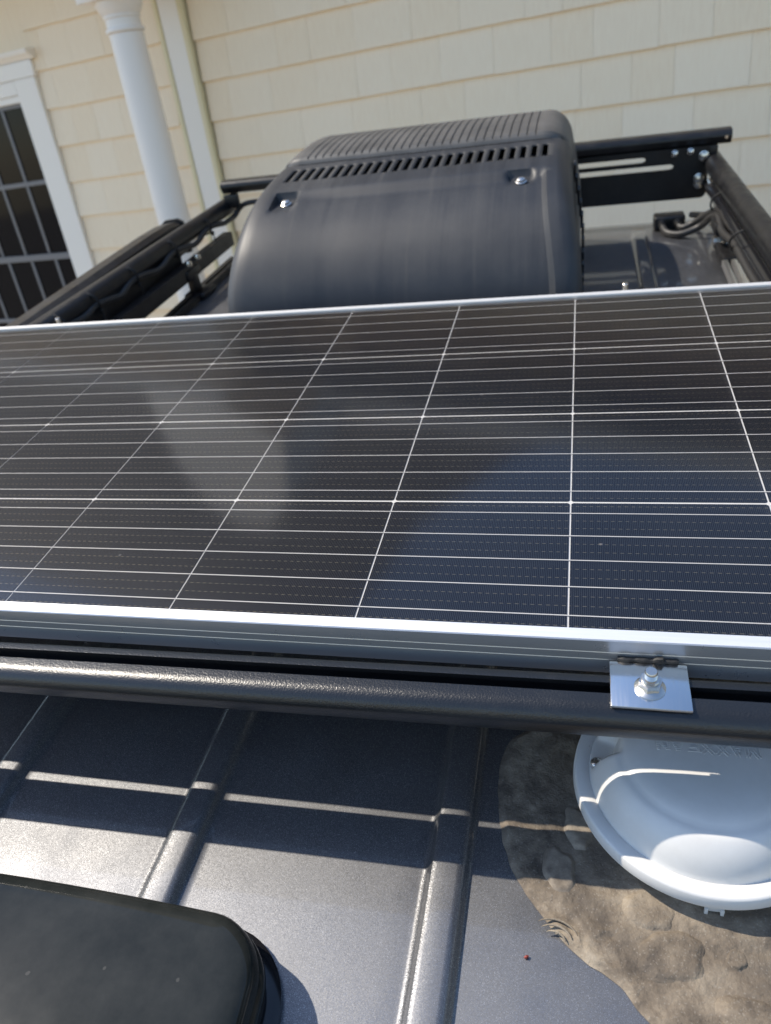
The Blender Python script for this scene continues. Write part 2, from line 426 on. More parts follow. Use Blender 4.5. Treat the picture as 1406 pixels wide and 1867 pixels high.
b = MB(); b.box((-.905, 1.5535, -.052), (-.865, 1.560, -.018), .003); b.box((-.895, 1.561, -.05), (-.875, 1.59, -.019), .002); rack_part('bracket', b, 'satin_black')
b = MB(); b.box((.285, 1.567, -.05), (.305, 1.59, -.019), .002); rack_part('bracket', b, 'satin_black')
# feet
def foot(x, y, sgn):
    b = MB()
    b.box((x - .030, y - .035, -.130), (x + .012, y + .035, -.105), .006)
    b.box((x - .010, y - .014, -.165), (x + .014, y + .014, -.12), .006)
    b.box((x - .020, y - .03, -.174), (x + .035, y + .045, -.160), .005)
    f = rack_part('foot', b, 'satin_black')
    return f
f1 = foot(-.893, 1.25, 1)
for y, z in ((1.235, -.096), (1.285, -.096)):
    b = MB(); b.lathe([(.001, .012), (.007, .011), (.009, .006), (.009, 0), (.001, 0)], (-.884, y, z), 12); rack_part('bolt', b, 'zinc')
foot(-.905, .35, 1); foot(.300, 1.30, -1); foot(.300, .35, -1)
# far fairing plate with two long slots
def plate():
    b = MB(); y0, y1 = 1.560, 1.566
    def bx(x0, x1, z0, z1): b.box((x0, y0, z0), (x1, y1, z1))
    zt, zb = -.0165, -.128
    s1, s2 = (-.029, -.0405), (-.049, -.0605)
    bx(-.55, .287, s1[0], zt)
    bx(-.55, -.45, s1[1], s1[0]); bx(.150, .287, s1[1], s1[0])
    bx(-.55, .287, s2[0], s1[1])
    bx(-.55, -.42, s2[1], s2[0]); bx(.212, .287, s2[1], s2[0])
    for cx, (za, zc) in ((.150, s1), (.212, s2)):
        for k in range(4):
            h = (za - zc) / 2; t0, t1 = k / 4, (k + 1) / 4
            dx = .006 * (1 - math.sqrt(1 - t1 * t1)) if t1 < 1 else .006
            bx(cx - dx, cx, (za + zc) / 2 + t0 * h, (za + zc) / 2 + t1 * h); bx(cx - dx, cx, (za + zc) / 2 - t1 * h, (za + zc) / 2 - t0 * h)
    poly = [(-.55, s2[1]), (-.55, zb)] + [(.287 - .014 + .014 * math.sin(R(a)), zb + .014 - .014 * math.cos(R(a))) for a in range(0, 91, 15)] + [(.287, s2[1])]
    A = [b.bm.verts.new((x, y0, z)) for x, z in poly]; B = [b.bm.verts.new((x, y1, z)) for x, z in poly]
    n = len(poly)
    for k in range(n): b.bm.faces.new((A[k], A[(k + 1) % n], B[(k + 1) % n], B[k]))
    b.bm.faces.new(A[::-1]); b.bm.faces.new(B)
    b.box((-.55, 1.566, -.0225), (.287, 1.592, -.0167))
    rack_part('fairing_plate', b, 'satin_black', smooth=0)
plate()
for (x, y, z, r) in ((.212, 1.555, -.026, .006), (.245, 1.552, -.024, .006), (.274, 1.552, -.036, .009), (.268, 1.548, -.083, .010), (.268, 1.550, -.094, .009)):
    b = MB(); b.tube([(x, y + .006, z), (x, y + .001, z), (x, y, z), (x, y - .006, z), (x, y - .008, z)], [r * 1.25, r * 1.25, r, r * .9, r * .3], 10); rack_part('bolt', b, 'zinc')
for (x, y, z, r) in ((.300, 1.49, -.147, .0095), (.308, 1.48, -.163, .009), (.291, 1.31, -.150, .011), (.302, 1.295, -.158, .010)):
    b = MB(); b.tube([(x, y, z), (x - .006, y, z), (x - .0062, y, z), (x - .016, y, z), (x - .018, y, z)], [r * 1.3, r * 1.3, r, r * .9, r * .3], 8); rack_part('bolt', b, 'zinc')
b = MB(); b.tube([(.288, 1.53, -.082), (.296, 1.51, -.10), (.302, 1.49, -.135), (.306, 1.485, -.165)], .006, 8); rack_part('strut', b, 'zinc')
b = MB(); b.box((.280, 1.20, -.174), (.312, 1.30, -.150), .006); rack_part('foot', b, 'satin_black')
# roof rail of bare aluminium in two rails
for x in (.2815, .2985):
    b = MB(); b.box((x - .0052, .30, -.163), (x + .0052, 1.19, -.150), .002); rack_part('track', b, 'aluminium_bar')
for xx in (-.895, -.874):
    b = MB()
    p0, p1 = Vector((xx, .3, 0)), Vector((xx, 1.50, 0)); d = (p1 - p0).normalized(); s = Vector((d.y, -d.x, 0))
    ob(p0, p1, .006, -.174, -.160); rack_part('track', b, 'satin_black', smooth=0)

# ------------------------------------------------------------------ solar panel
panel = thing('solar_panel', 'framed solar panel with dark cells bolted across the roof rack', 'solar panel', (-.32, .32, 0))
PO = Vector((.32, -.32, 0))
PX0, PX1, PY0, PY1 = -.96, .32, 0., .64
def pp(name, b, material, parent=None, **k):
    bmesh.ops.translate(b.bm, verts=b.bm.verts, vec=PO); return b.build(name, material, parent or panel, **k)
def make_panel():
    fw = .0115; zt = .0022; zb = -.031
    # long frame members: thin top lip and side web with grooves
    def frame_long(y_in, y_out):
        sg = 1 if y_out > y_in else -1
        o = y_out
        pr = [(y_in, zt), (o - sg * .0008, zt), (o, zt - .0008)]
        for gz in (-.0095, -.0165):
            pr += [(o, gz + .0005), (o - sg * .00025, gz), (o, gz - .0005)]
        pr += [(o, zb + .001), (o - sg * .001, zb), (o - sg * .025, zb), (o - sg * .025, zb + .002), (o - sg * .0022, zb + .002), (o - sg * .0022, -.0055), (y_in, -.0055)]
        return pr
    b = MB(); b.extrude_x(frame_long(PY0 - .0005, PY0 - .0115), PX0 - fw, PX1 + fw); near = pp('frame_rail', b, 'anodised', smooth=20)
    near.data.materials.append(MATS['anodised_shaded'])
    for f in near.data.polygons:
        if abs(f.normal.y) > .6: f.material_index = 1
    b = MB(); b.extrude_x(frame_long(PY1 + .0005, PY1 + .0115), PX0 - fw, PX1 + fw); pp('frame_rail', b, 'anodised', smooth=20)
    for x0, x1 in ((PX0 - fw, PX0 - .0005), (PX1 + .0005, PX1 + fw)):
        b = MB(); b.box((x0, PY0 - .0004, zb), (x1, PY1 + .0004, zt - .0001), .0006, 1); pp('frame_rail', b, 'anodised', smooth=20)
    b = MB(); b.box((PX0, PY0, -.0052), (PX1, PY1, -.0034)); pp('backsheet', b, 'backsheet', smooth=0)
    hw, ch = .0793, .0016
    def cell_mesh():
        b = MB(); hy = hw - .0006; poly = [(-hw + ch, -hy), (hw - ch, -hy), (hw, -hy + ch), (hw, hy - ch), (hw - ch, hy), (-hw + ch, hy), (-hw, hy - ch), (-hw, -hy + ch)]
        b.prism(poly, -.0001, .0001); return b
    first = None
    for i in range(8):
        for j in range(4):
            loc = (PX0 + .08 + .16 * i + .32, .08 + .16 * j - .32, -.0030)
            if first is None: first = cell_mesh().build('cell', 'cell', panel, loc=loc, smooth=0)
            else: share(first, 'cell', panel, loc)
    b = MB(); b.box((-.638, -.00048, -.0001), (.638, .00048, .0001)); rb = None
    for j in range(4):
        for k in range(5):
            loc = (0, .16 * j + .08 + (k - 2) * .0316 - .32, -.0026)
            if rb is None: rb = b.build('busbar', 'ribbon', panel, loc=loc, smooth=0)
            else: share(rb, 'busbar', panel, loc)
    b = MB(); b.grid([[(PX0 - .0005, PY0 - .0004, 0), (PX1 + .0005, PY0 - .0004, 0)], [(PX0 - .0005, PY1 + .0004, 0), (PX1 + .0005, PY1 + .0004, 0)]])
    pp('glass', b, 'solar_glass', smooth=0)
make_panel()

# ------------------------------------------------------------------ clamps
def make_clamp():
    c = thing('panel_clamp', 'square stainless clamp plate with flange nut on the near crossbar', 'clamp', (.0540, -.0385, -.0165))
    b = MB(); w = .0255
    b.box((-w, -.0168, .0005), (w, .0228, .0032), .0008, 2)
    b.build('plate', 'stainless', c, smooth=30)
    z = .0032
    b = MB(); b.lathe([(.0045, z), (.0102, z), (.0102, z + .0010), (.0082, z + .0024), (.0065, z + .003), (.0045, z + .003)], n=40); b.build('washer_flange', 'zinc', c)
    b = MB()
    hexp = [(.0078 * math.cos(R(60 * k + 12)), .0078 * math.sin(R(60 * k + 12))) for k in range(6)]
    b.prism(hexp, z + .0026, z + .0082)
    b.lathe([(.0042, z + .008), (.0062, z + .008), (.0058, z + .0105), (.0042, z + .0108)], n=24)
    b.build('nut', 'zinc', c, smooth=25)
    prof = [(.0005, z + .002)]
    for k in range(16):
        zz = z + .002 + k * .00085
        prof += [(.0038, zz), (.0042, zz + .00042)]
    prof += [(.0041, z + .0160), (.0036, z + .0168), (.0005, z + .0168)]
    b = MB(); b.lathe(prof, n=24); b.build('bolt', 'zinc', c, smooth=30)
    b = MB()
    pts = []
    for k in range(26):
        x = -.020 + .040 * k / 25
        pts.append((x, .0245 + .0010 * noise.noise(Vector((x * 180, 3, 0))), .0035 + .0014 * noise.noise(Vector((x * 240, 0, 1)))))
    b.tube(pts, [.0020 + .0006 * noise.noise(Vector((p[0] * 160, 5, 2))) for p in pts], 8)
    b.tube([(.004, .0245, .0035), (.0065, .0240, .0058), (.009, .0240, .0062), (.0105, .0245, .003)], .0018, 8)
    b.build('rubber_pad', 'rubber', c)
    return c
make_clamp()
def far_clamp(x, label):
    c = thing('panel_clamp', label, 'clamp', (x, .665, -.020), group='clamp bolts along the far edge of the panel')
    b = MB(); b.box((-.022, -.010, -.002), (.022, .022, .001), .0008); b.build('plate', 'stainless', c)
    b = MB(); b.lathe([(.001, .001), (.009, .001), (.009, .002), (.007, .003), (.0068, .009), (.001, .009)], n=6); b.build('nut', 'zinc', c, smooth=20)
    b = MB(); b.lathe([(.001, .008), (.004, .008), (.004, .026), (.003, .027), (.001, .027)], n=16); b.build('bolt', 'zinc', c)
far_clamp(-.838, 'clamp bolt at the far panel edge beside the left cable rail')
far_clamp(.0665, 'clamp bolt at the far panel edge right of the air conditioner')

# ------------------------------------------------------------------ air conditioner
def make_ac():
    ac = thing('air_conditioner', 'black plastic rooftop air conditioner with slotted crest and ribbed lid', 'air conditioner', (-.302, 1.15, ZR))
    oy = 1.15
    spine = [(.795, -.172), (.797, -.13), (.803, -.085), (.818, -.040), (.842, -.002), (.874, .032), (.915, .060), (.965, .081), (1.02, .094), (1.08, .1015), (1.15, .106), (1.165, .1065)]
    # catmull-rom resample
    def cr(pts, n):
        out = []
        for i in range(len(pts) - 1):
            p0, p1, p2, p3 = (Vector(pts[max(i - 1, 0)]), Vector(pts[i]), Vector(pts[i + 1]), Vector(pts[min(i + 2, len(pts) - 1)]))
            for k in range(n):
                t = k / n
                out.append(.5 * ((2 * p1) + (p2 - p0) * t + (2 * p0 - 5 * p1 + 4 * p2 - p3) * t * t + (3 * p1 - p0 - 3 * p2 + p3) * t ** 3))
        out.append(Vector(pts[-1])); return out
    dense = cr(spine, 40)
    L = [0]
    for a, c in zip(dense, dense[1:]): L.append(L[-1] + (c - a).length)
    def samp(s):
        for k in range(len(L) - 1):
            if L[k + 1] >= s:
                t = (s - L[k]) / (L[k + 1] - L[k]); return dense[k].lerp(dense[k + 1], t)
        return dense[-1]
    tot = L[-1]; ns = 110
    ss = [tot * k / ns for k in range(ns + 1)]
    pts = [samp(s) for s in ss]
    HW = .312; rr = .030
    def xs_list():
        p = .0208; x = -.2700; xs = []
        k0 = -.2704
        xs = [k0 + p / 4 * k for k in range(int(.5410 / (p / 4)) + 1)]
        ed = [HW - rr + rr * math.sin(R(a)) for a in (8, 18, 30, 42, 54, 66, 78, 90)]
        return [-e for e in ed[::-1]] + xs + ed, len(ed)
    xs, ne = xs_list()
    def taper(z): return 1 - .075 * sstep(-.06, .12, z) if z > -.06 else 1 - .0 
    rows = []; inward = []
    for i, p in enumerate(pts):
        a = pts[max(i - 1, 0)]; c = pts[min(i + 1, ns)]; t = (c - a).normalized(); nrm = Vector((t.y, -t.x))   # inward
        row = []
        for x in xs:
            e = max(0, abs(x) - (HW - rr)); off = rr - math.sqrt(max(0, rr * rr - e * e))
            # recessed front field
            y = p.x
            f = (1 - sstep(.985, 1.015, y)) * ((1 - sstep(.260, .271, x)) if x > 0 else (1 - sstep(.10, .29, -x)))
            cx = x
            off += .010 * f
            # screw pockets
            for sx in (-.235, .222):
                u = (x - sx)
                pk = sstep(-.026, -.020, u) * (1 - sstep(.020, .024, u)) * sstep(.935, .965, y) * (1 - sstep(1.004, 1.010, y))
                off = max(off, off * (1 - pk) + pk * (.004 + .010 * sstep(.94, 1.0, y)))
            q = p + nrm * off
            row.append((x * taper(q.y), q.x - oy, q.y - ZR))
        rows.append(row)
    b = MB(); V = b.grid(rows)
    # slots
    kill = []
    y_lo, y_hi = 1.060, 1.130
    for i in range(ns):
        ym = (pts[i].x + pts[i + 1].x) / 2
        if y_lo < ym < y_hi:
            for k in range(26):
                c0 = ne + 2 + 4 * k
                for c in (c0, c0 + 1):
                    if c + 1 < len(xs):
                        f = b.bm.faces.get((V[i][c], V[i][c + 1], V[i + 1][c + 1], V[i + 1][c]))
                        if f: kill.append(f)
    bmesh.ops.delete(b.bm, geom=kill, context='FACES')
    # side walls
    for side in (0, -1):
        ctr = b.bm.verts.new((rows[0][side][0], 1.165 - oy, 0))
        for i in range(ns):
            b.bm.faces.new((V[i][side], V[i + 1][side], ctr))
    # slot wall thickness
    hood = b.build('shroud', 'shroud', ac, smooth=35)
    md = hood.modifiers.new('thickness', 'SOLIDIFY'); md.thickness = .004; md.offset = -1
    # inner baffle under the slots
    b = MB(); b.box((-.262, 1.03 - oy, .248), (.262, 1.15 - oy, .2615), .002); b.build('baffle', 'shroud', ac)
    # ribbed lid
    lp = [(1.166, .1075), (1.172, .116), (1.185, .1195), (1.26, .1235), (1.34, .1225), (1.41, .1165), (1.445, .108), (1.462, .092), (1.470, .06), (1.475, -.05), (1.478, -.172)]
    lpts = cr(lp, 6)
    xs2 = []
    nrib = 30; pw = .52 / nrib
    for k in range(nrib): xs2 += [-.26 + pw * k, -.26 + pw * k + pw * .12, -.26 + pw * k + pw * .24, -.26 + pw * k + pw * .88]
    xs2.append(.26)
    ed = [.262 + .046 * math.sin(R(a)) for a in (15, 30, 45, 60, 75, 90)]
    groove = {round(-.26 + pw * k + pw * .12, 5) for k in range(1, nrib)}
    allx = [-e for e in ed[::-1]] + xs2 + ed
    rows = []
    for i, p in enumerate(lpts):
        a = lpts[max(i - 1, 0)]; c = lpts[min(i + 1, len(lpts) - 1)]; t = (c - a).normalized(); nrm = Vector((t.y, -t.x))
        row = []
        for x in allx:
            e = max(0, abs(x) - .262); off = .046 - math.sqrt(max(0, .046 ** 2 - e * e))
            if round(x, 5) in groove and p.y > .10 and p.x > 1.172: off += .0028
            q = p + nrm * off
            row.append((x * taper(q.y), q.x - oy, q.y - ZR))
        rows.append(row)
    b = MB(); V = b.grid(rows)
    for side in (0, -1):
        ctr = b.bm.verts.new((rows[-1][side][0], 1.17 - oy, 0))
        for i in range(len(rows) - 1): b.bm.faces.new((V[i][side], V[i + 1][side], ctr))
    b.build('lid', 'shroud_lid', ac, smooth=30)
    # screws with washers
    for sx in (-.2330, .2240):
        xx = sx * taper(.08)
        b = MB(); b.lathe([(.001, 0), (.0100, 0), (.0100, .0012), (.0075, .0022), (.007, .005), (.004, .0065), (.001, .0066)], n=20)
        o = b.build('screw', 'zinc', ac, loc=(xx, .987 - oy, .0772 - ZR)); o.rotation_euler = (R(16), 0, 0)
    # louvres in the right and left side
    lv = None
    for side in (1, -1):
        for k in range(11):
            z = -.135 + .0185 * k; y = 1.02 + .012 * k
            if lv is None:
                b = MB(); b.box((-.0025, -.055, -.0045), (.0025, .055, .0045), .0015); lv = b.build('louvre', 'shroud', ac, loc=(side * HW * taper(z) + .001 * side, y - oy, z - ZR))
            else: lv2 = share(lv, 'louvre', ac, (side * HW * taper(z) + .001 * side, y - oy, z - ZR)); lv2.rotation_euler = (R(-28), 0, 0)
    lv.rotation_euler = (R(-28), 0, 0)
    b = MB(); b.box((-.20, .97 - oy, .01), (.20, 1.40 - oy, .20)); b.build('core', 'inside_dark', ac, smooth=0)
make_ac()

# ------------------------------------------------------------------ white roof fan
FC = (.1014, -.0137)
def make_fan():
    fan = thing('roof_fan', 'white round domed roof fan bedded in sealant below the crossbar', 'roof vent', (FC[0], FC[1], ZR))
    def z(v): return v - ZR
    def wall(r, zz, a):
        # screw pocket on the left
        d = abs((math.degrees(a) - 171 + 180) % 360 - 180)
        if r < .0841 and r > .045 and zz > z(-.1385):
            k = 1 - sstep(10.5, 13.5, d)
            if k > 0:
                t = (.0841 - r) / .039
                low = z(-.1385)
                zz = zz + (low - zz) * k * (1 - sstep(.42, .60, t))
        return r, zz
    prof = [(.070, z(-.150)), (.0930, z(-.1505)), (.0964, z(-.1500)), (.0968, z(-.1485)), (.0958, z(-.1405)), (.0950, z(-.1392)), (.0938, z(-.1387)), (.0900, z(-.1386)), (.0868, z(-.1388)), (.0850, z(-.1396)), (.0842, z(-.1400)),
            (.0836, z(-.1390)), (.0828, z(-.1355)), (.0815, z(-.1310)), (.0795, z(-.1262)), (.0770, z(-.1218)), (.0742, z(-.1180)), (.0715, z(-.1150)), (.069, z(-.1128)), (.0672, z(-.1116)), (.0655, z(-.1109)), (.0635, z(-.1105)), (.0612, z(-.1100)), (.0590, z(-.1088)),
            (.0565, z(-.1077)), (.052, z(-.1066)), (.045, z(-.1057)), (.03, z(-.1048)), (.015, z(-.1044)), (.002, z(-.1043))]
    b = MB(); b.lathe(prof, n=180, mod=wall); b.build('dome', 'white_plastic', fan, smooth=60)
    b = MB(); b.lathe([(.02, .001), (.082, .001), (.0835, .006), (.0835, z(-.1503)), (.02, z(-.1503))], n=72); b.build('base', 'white_plastic', fan)
    b = MB(); b.box((-.006, -.0905, .009), (.006, -.081, z(-.151)), .001); b.box((-.0065, -.092, .006), (-.004, -.0895, .014), .0006); b.box((.004, -.092, .006), (.0065, -.0895, .014), .0006); b.build('catch', 'white_plastic', fan)
    for ang in (177, 57, -63):
        x, y = .0785 * math.cos(R(ang)), .0785 * math.sin(R(ang))
        if ang != 177: continue
        b = MB(); b.lathe([(.0005, 0), (.0050, 0), (.0050, .0010), (.0042, .0022), (.0026, .0028), (.0022, .0016), (.0005, .0014)], n=20); s = b.build('screw', 'zinc', fan, loc=(x, y, z(-.1392)))
    # raised maker's lettering on the dome: MAXX in outline, FAN in stripes; reads from the far side
    def strokes(ch):
        t = .22
        D = {'M': [((0, 0), (0, 1)), ((0, 1), (.5, .35)), ((.5, .35), (1, 1)), ((1, 1), (1, 0))],
             'A': [((0, 0), (.5, 1)), ((.5, 1), (1, 0)), ((.22, .38), (.78, .38))],
             'X': [((0, 0), (1, 1)), ((0, 1), (1, 0))],
             'F': [((0, 0), (0, 1)), ((0, 1), (1, 1)), ((0, .52), (.8, .52))],
             'N': [((0, 0), (0, 1)), ((0, 1), (1, 0)), ((1, 0), (1, 1))]}
        return D[ch]
    hgt = .0098; wid = .0076; gap = .0028
    word = 'MAXXFAN'; total = len(word) * wid + (len(word) - 1) * gap
    for idx, ch in enumerate(word):
        b = MB(); x0 = -total / 2 + idx * (wid + gap)
        segs = strokes(ch); hw = .0011
        for (ax, ay), (bx_, by) in segs:
            A = Vector((x0 + ax * wid, ay * hgt)); B = Vector((x0 + bx_ * wid, by * hgt)); d = (B - A).normalized(); n = Vector((-d.y, d.x))
            if idx < 4:
                for sd in (1, -1):
                    p, q = A + n * hw * sd, B + n * hw * sd; w = .00028
                    b.prism([tuple(p - n * w), tuple(q - n * w), tuple(q + n * w), tuple(p + n * w)], 0, .0006)
            else:
                quad = [A - n * hw, B - n * hw, B + n * hw, A + n * hw]
                for k in range(6):
                    lo, hi = hgt * (k / 6 - .02), hgt * (k / 6 + .075)
                    poly = quad
                    for lim, sg in ((lo, 1), (hi, -1)):
                        out = []
                        for i in range(len(poly)):
                            p, q = poly[i], poly[(i + 1) % len(poly)]
                            ip, iq = (p.y - lim) * sg >= 0, (q.y - lim) * sg >= 0
                            if ip: out.append(p)
                            if ip != iq: out.append(p.lerp(q, (lim - p.y) / (q.y - p.y)))
                        poly = out
                        if len(poly) < 3: break
                    if len(poly) >= 3: b.prism([tuple(p) for p in poly], 0, .0006)
        # rotate half a turn so it reads from the far side
        for v in b.bm.verts:
            x, y = -v.co.x + .0005, -v.co.y - .0075 + .0150
            y = -v.co.y + .0055
            r = math.hypot(x, y); base = z(-.1044) - .0011 * (r / .045) ** 2
            v.co = Vector((x, y, base + v.co.z))
        b.build('letter', 'white_plastic', fan, smooth=0)
make_fan()

# ------------------------------------------------------------------ sealant around the fan
def make_sealant():
    nA, nR = 420, 80
    blobs_ = [(-.0046, -.0846, .013, .020, .0050, 15), (.0609, -.1046, .019, .017, .0050, 0), (.0713, -.1349, .024, .017, .0050, 20), (.0093, -.0489, .012, .018, .0038, 10),
             (.1131, -.1316, .007, .007, .0030, 0), (-.0257, -.0296, .006, .006, .0012, 0), (-.0495, -.0395, .005, .005, .0012, 0), (.1196, -.1644, .03, .014, .004, -20), (.0609, -.1154, .006, .005, -.002, 0), (.0265, -.1298, .008, .003, -.0026, 20),
             (.0240, -.1290, .009, .005, .0018, 20)]
    blobs = blobs_[5:7] + blobs_[8:]
    b = MB(); rows = []
    for i in range(nR + 1):
        t = i / nR; row = []
        for k in range(nA):
            a = 2 * math.pi * k / nA
            ro = .1585 + .002 * noise.noise(Vector((math.cos(a) * 3, math.sin(a) * 3, 1))) + .0010 * noise.noise(Vector((math.cos(a) * 14, math.sin(a) * 14, 4)))
            dg = (math.degrees(a) + 360) % 360
            ro += .020 * sstep(243, 262, dg) * (1 - sstep(300, 330, dg)) - .02 * sstep(110, 150, dg) * (1 - sstep(155, 165, dg)) * .5
            r = .070 + (ro - .070) * t
            x, y = FC[0] + r * math.cos(a), FC[1] + r * math.sin(a)
            d = ro - r
            h = .0028 * sstep(0, .006, d) + .004 * sstep(.055, .085, d)
            p = Vector((x, y, 0))
            h += (.0016 * noise.noise(p * 45) + .0008 * noise.noise(p * 110)) * sstep(0, .01, d)
            h += .0012 * math.sin(r * 420 + 3 * noise.noise(p * 25)) * sstep(.0, .01, d) * max(0, noise.noise(p * 20 + Vector((7, 0, 0))))
            for bx_, by, rx, ry, hh, rot in blobs:
                ux, uy = x - bx_, y - by; c, s = math.cos(R(rot)), math.sin(R(rot)); ux, uy = (ux * c + uy * s) / rx, (-ux * s + uy * c) / ry
                q = math.hypot(ux, uy) * (1 + .25 * noise.noise(Vector((x * 70, y * 70, bx_ * 50))))
                h += .62 * hh * (1 - sstep(.78, 1.0, q)) * (1 - .25 * q * q)
            # ripples near the lower left edge
            u = math.hypot(x + .006, y + .135)
            if u < .03: h += .0012 * math.sin(u * 900) * (1 - u / .03) * sstep(0, .006, d)
            row.append((x, y, max(h, .0004 if d > 0 else 0)))
        row.append(row[0]); rows.append(row)
    b.grid(rows); bmesh.ops.remove_doubles(b.bm, verts=b.bm.verts, dist=1e-6)
    o = b.build('sealant_patch', 'sealant', None, VAN, (0, 0, ZR + .0006), smooth=70)
    tag(o, 'grimy lumpy ring of grey brown sealant around the white fan', 'sealant')
    dabs = [(-.0046, -.0846, .0115, .0185, .0042, 15), (.0609, -.1046, .0185, .0165, .0042, 0), (.0713, -.1349, .0230, .0165, .0045, 20), (.0093, -.0489, .0115, .0175, .0036, 10), (.1131, -.1316, .0065, .007, .0028, 0), (.1220, -.1690, .024, .014, .0040, -20)]
    for n_, (bx_, by, rx, ry, hh, rot) in enumerate(dabs):
        b = MB(); rings = []; nn = 56
        for t in (1.14, 1.06, 1.0, .94, .88, .80, .68, .5, .25, .02):
            ring = []
            for k in range(nn):
                a = 2 * math.pi * k / nn
                w = 1 + .20 * noise.noise(Vector((math.cos(a) * 1.6 + n_ * 7, math.sin(a) * 1.6, 2))) + .05 * noise.noise(Vector((math.cos(a) * 6 + n_ * 7, math.sin(a) * 6, 5)))
                x, y = rx * t * w * math.cos(a), ry * t * w * math.sin(a)
                c_, s_ = math.cos(R(rot)), math.sin(R(rot)); x, y = x * c_ - y * s_, x * s_ + y * c_
                prof_ = 1 - sstep(.78, 1.06, t) + .10 * (1 - t)
                z_ = .0028 + .62 * hh * prof_ + .0009 * noise.noise(Vector(((bx_ + x) * 130, (by + y) * 130, 3))) * (1 if t < .9 else .2) - (.003 if t > 1.1 else 0)
                ring.append(b.bm.verts.new((bx_ + x, by + y, z_)))
            rings.append(ring)
        for A, B in zip(rings, rings[1:]):
            for k in range(nn): b.bm.faces.new((A[k], A[(k + 1) % nn], B[(k + 1) % nn], B[k]))
        b.bm.faces.new(rings[-1]); b.build('sealant_dab', 'sealant_pale' if n_ in (0, 3) else 'sealant', o, smooth=60)
    for k in range(3):                                   # finger wrinkles by the lower left edge
        b = MB(); r_ = .008 + .0042 * k; pts = [(-.008 + r_ * math.cos(R(a)) * 1.15, -.1385 + r_ * math.sin(R(a)), .0042 - .0008 * abs(a - 70) / 60) for a in range(15 + 6 * k, 126, 8)]
        b.tube(pts, [.0003 + .0007 * math.sin(math.pi * i_ / (len(pts) - 1)) for i_ in range(len(pts))], 8); b.build('wrinkle', 'sealant', o)
make_sealant()

# ------------------------------------------------------------------ black hatch, lower left
def make_hatch():
    h = thing('roof_hatch', 'dusty black roof hatch with rounded corner nearest the camera', 'hatch', (-.43, -.385, ZR))
    def rrect(hx, hy, r, n=10, bow=0.0):
        P_ = []
        for cx, cy, a0 in ((hx - r, hy - r, 0), (-hx + r, hy - r, 90), (-hx + r, -hy + r, 180), (hx - r, -hy + r, 270)):
            for k in range(n + 1):
                a = R(a0 + 90 * k / n); x, y = cx + r * math.cos(a), cy + r * math.sin(a)
                P_.append((x, y))
        out = []
        m = len(P_)
        for i in range(m):
            p, q = Vector(P_[i]), Vector(P_[(i + 1) % m]); s = 12 if (q - p).length > .1 else 1
            for k in range(s): out.append(p.lerp(q, k / s))
        return [(p.x + bow * (1 - (p.y / hy) ** 2) * (1 if p.x > 0 else -1) * (abs(p.x) / hx) ** 4, p.y + bow * (1 - (p.x / hx) ** 2) * (1 if p.y > 0 else -1) * (abs(p.y) / hy) ** 4) for p in out]
    def loft(levels, name, material, cap_crown=0):
        b = MB(); rings = []
        for (inset, zz) in levels:
            ring = rrect(.231 - inset, .2125 - inset, max(.012, .042 - inset), bow=.007)
            rings.append([b.bm.verts.new((x, y, zz)) for x, y in ring])
        n = len(rings[0])
        for A, B in zip(rings, rings[1:]):
            for k in range(n): b.bm.faces.new((A[k], A[(k + 1) % n], B[(k + 1) % n], B[k]))
        b.bm.faces.new(rings[-1])
        return b.build(name, material, h, smooth=50)
    loft([(-.008, 0), (-.008, .006), (-.004, .009), (.002, .010), (.003, .024)], 'base', 'hatch_gloss')
    loft([(.006, .0245), (-.001, .025), (-.002, .027), (-.001, .034), (.001, .0355), (.0015, .038), (-.0003, .0395), (.0008, .046), (.0035, .0515), (.009, .0542), (.018, .0553), (.06, .0565), (.12, .0572)], 'lid', 'hatch_black')
make_hatch()

# ------------------------------------------------------------------ gland box and cables, right
def make_gland():
    g = thing('cable_entry_box', 'black cable entry box with two round glands on the roof', 'cable box', (.205, 1.49, ZR))
    b = MB(); b.box((-.034, -.006, 0), (.034, .038, .031), .005, 3); b.build('housing', 'satin_black', g)
    for x in (-.017, .017):
        b = MB(); b.tube([(x, -.005, .016), (x, -.014, .016), (x, -.0142, .016), (x, -.024, .015), (x, -.025, .015)], [.0105, .0105, .0085, .0075, .005], 12); b.build('gland', 'satin_black', g, smooth=25)
make_gland()
def smooth_path(pts, n=8):
    pts = [Vector(p) for p in pts]; out = []
    for i in range(len(pts) - 1):
        p0, p1, p2, p3 = pts[max(i - 1, 0)], pts[i], pts[i + 1], pts[min(i + 2, len(pts) - 1)]
        for k in range(n):
            t = k / n
            out.append(.5 * ((2 * p1) + (p2 - p0) * t + (2 * p0 - 5 * p1 + 4 * p2 - p3) * t * t + (3 * p1 - p0 - 3 * p2 + p3) * t ** 3))
    out.append(pts[-1]); return out
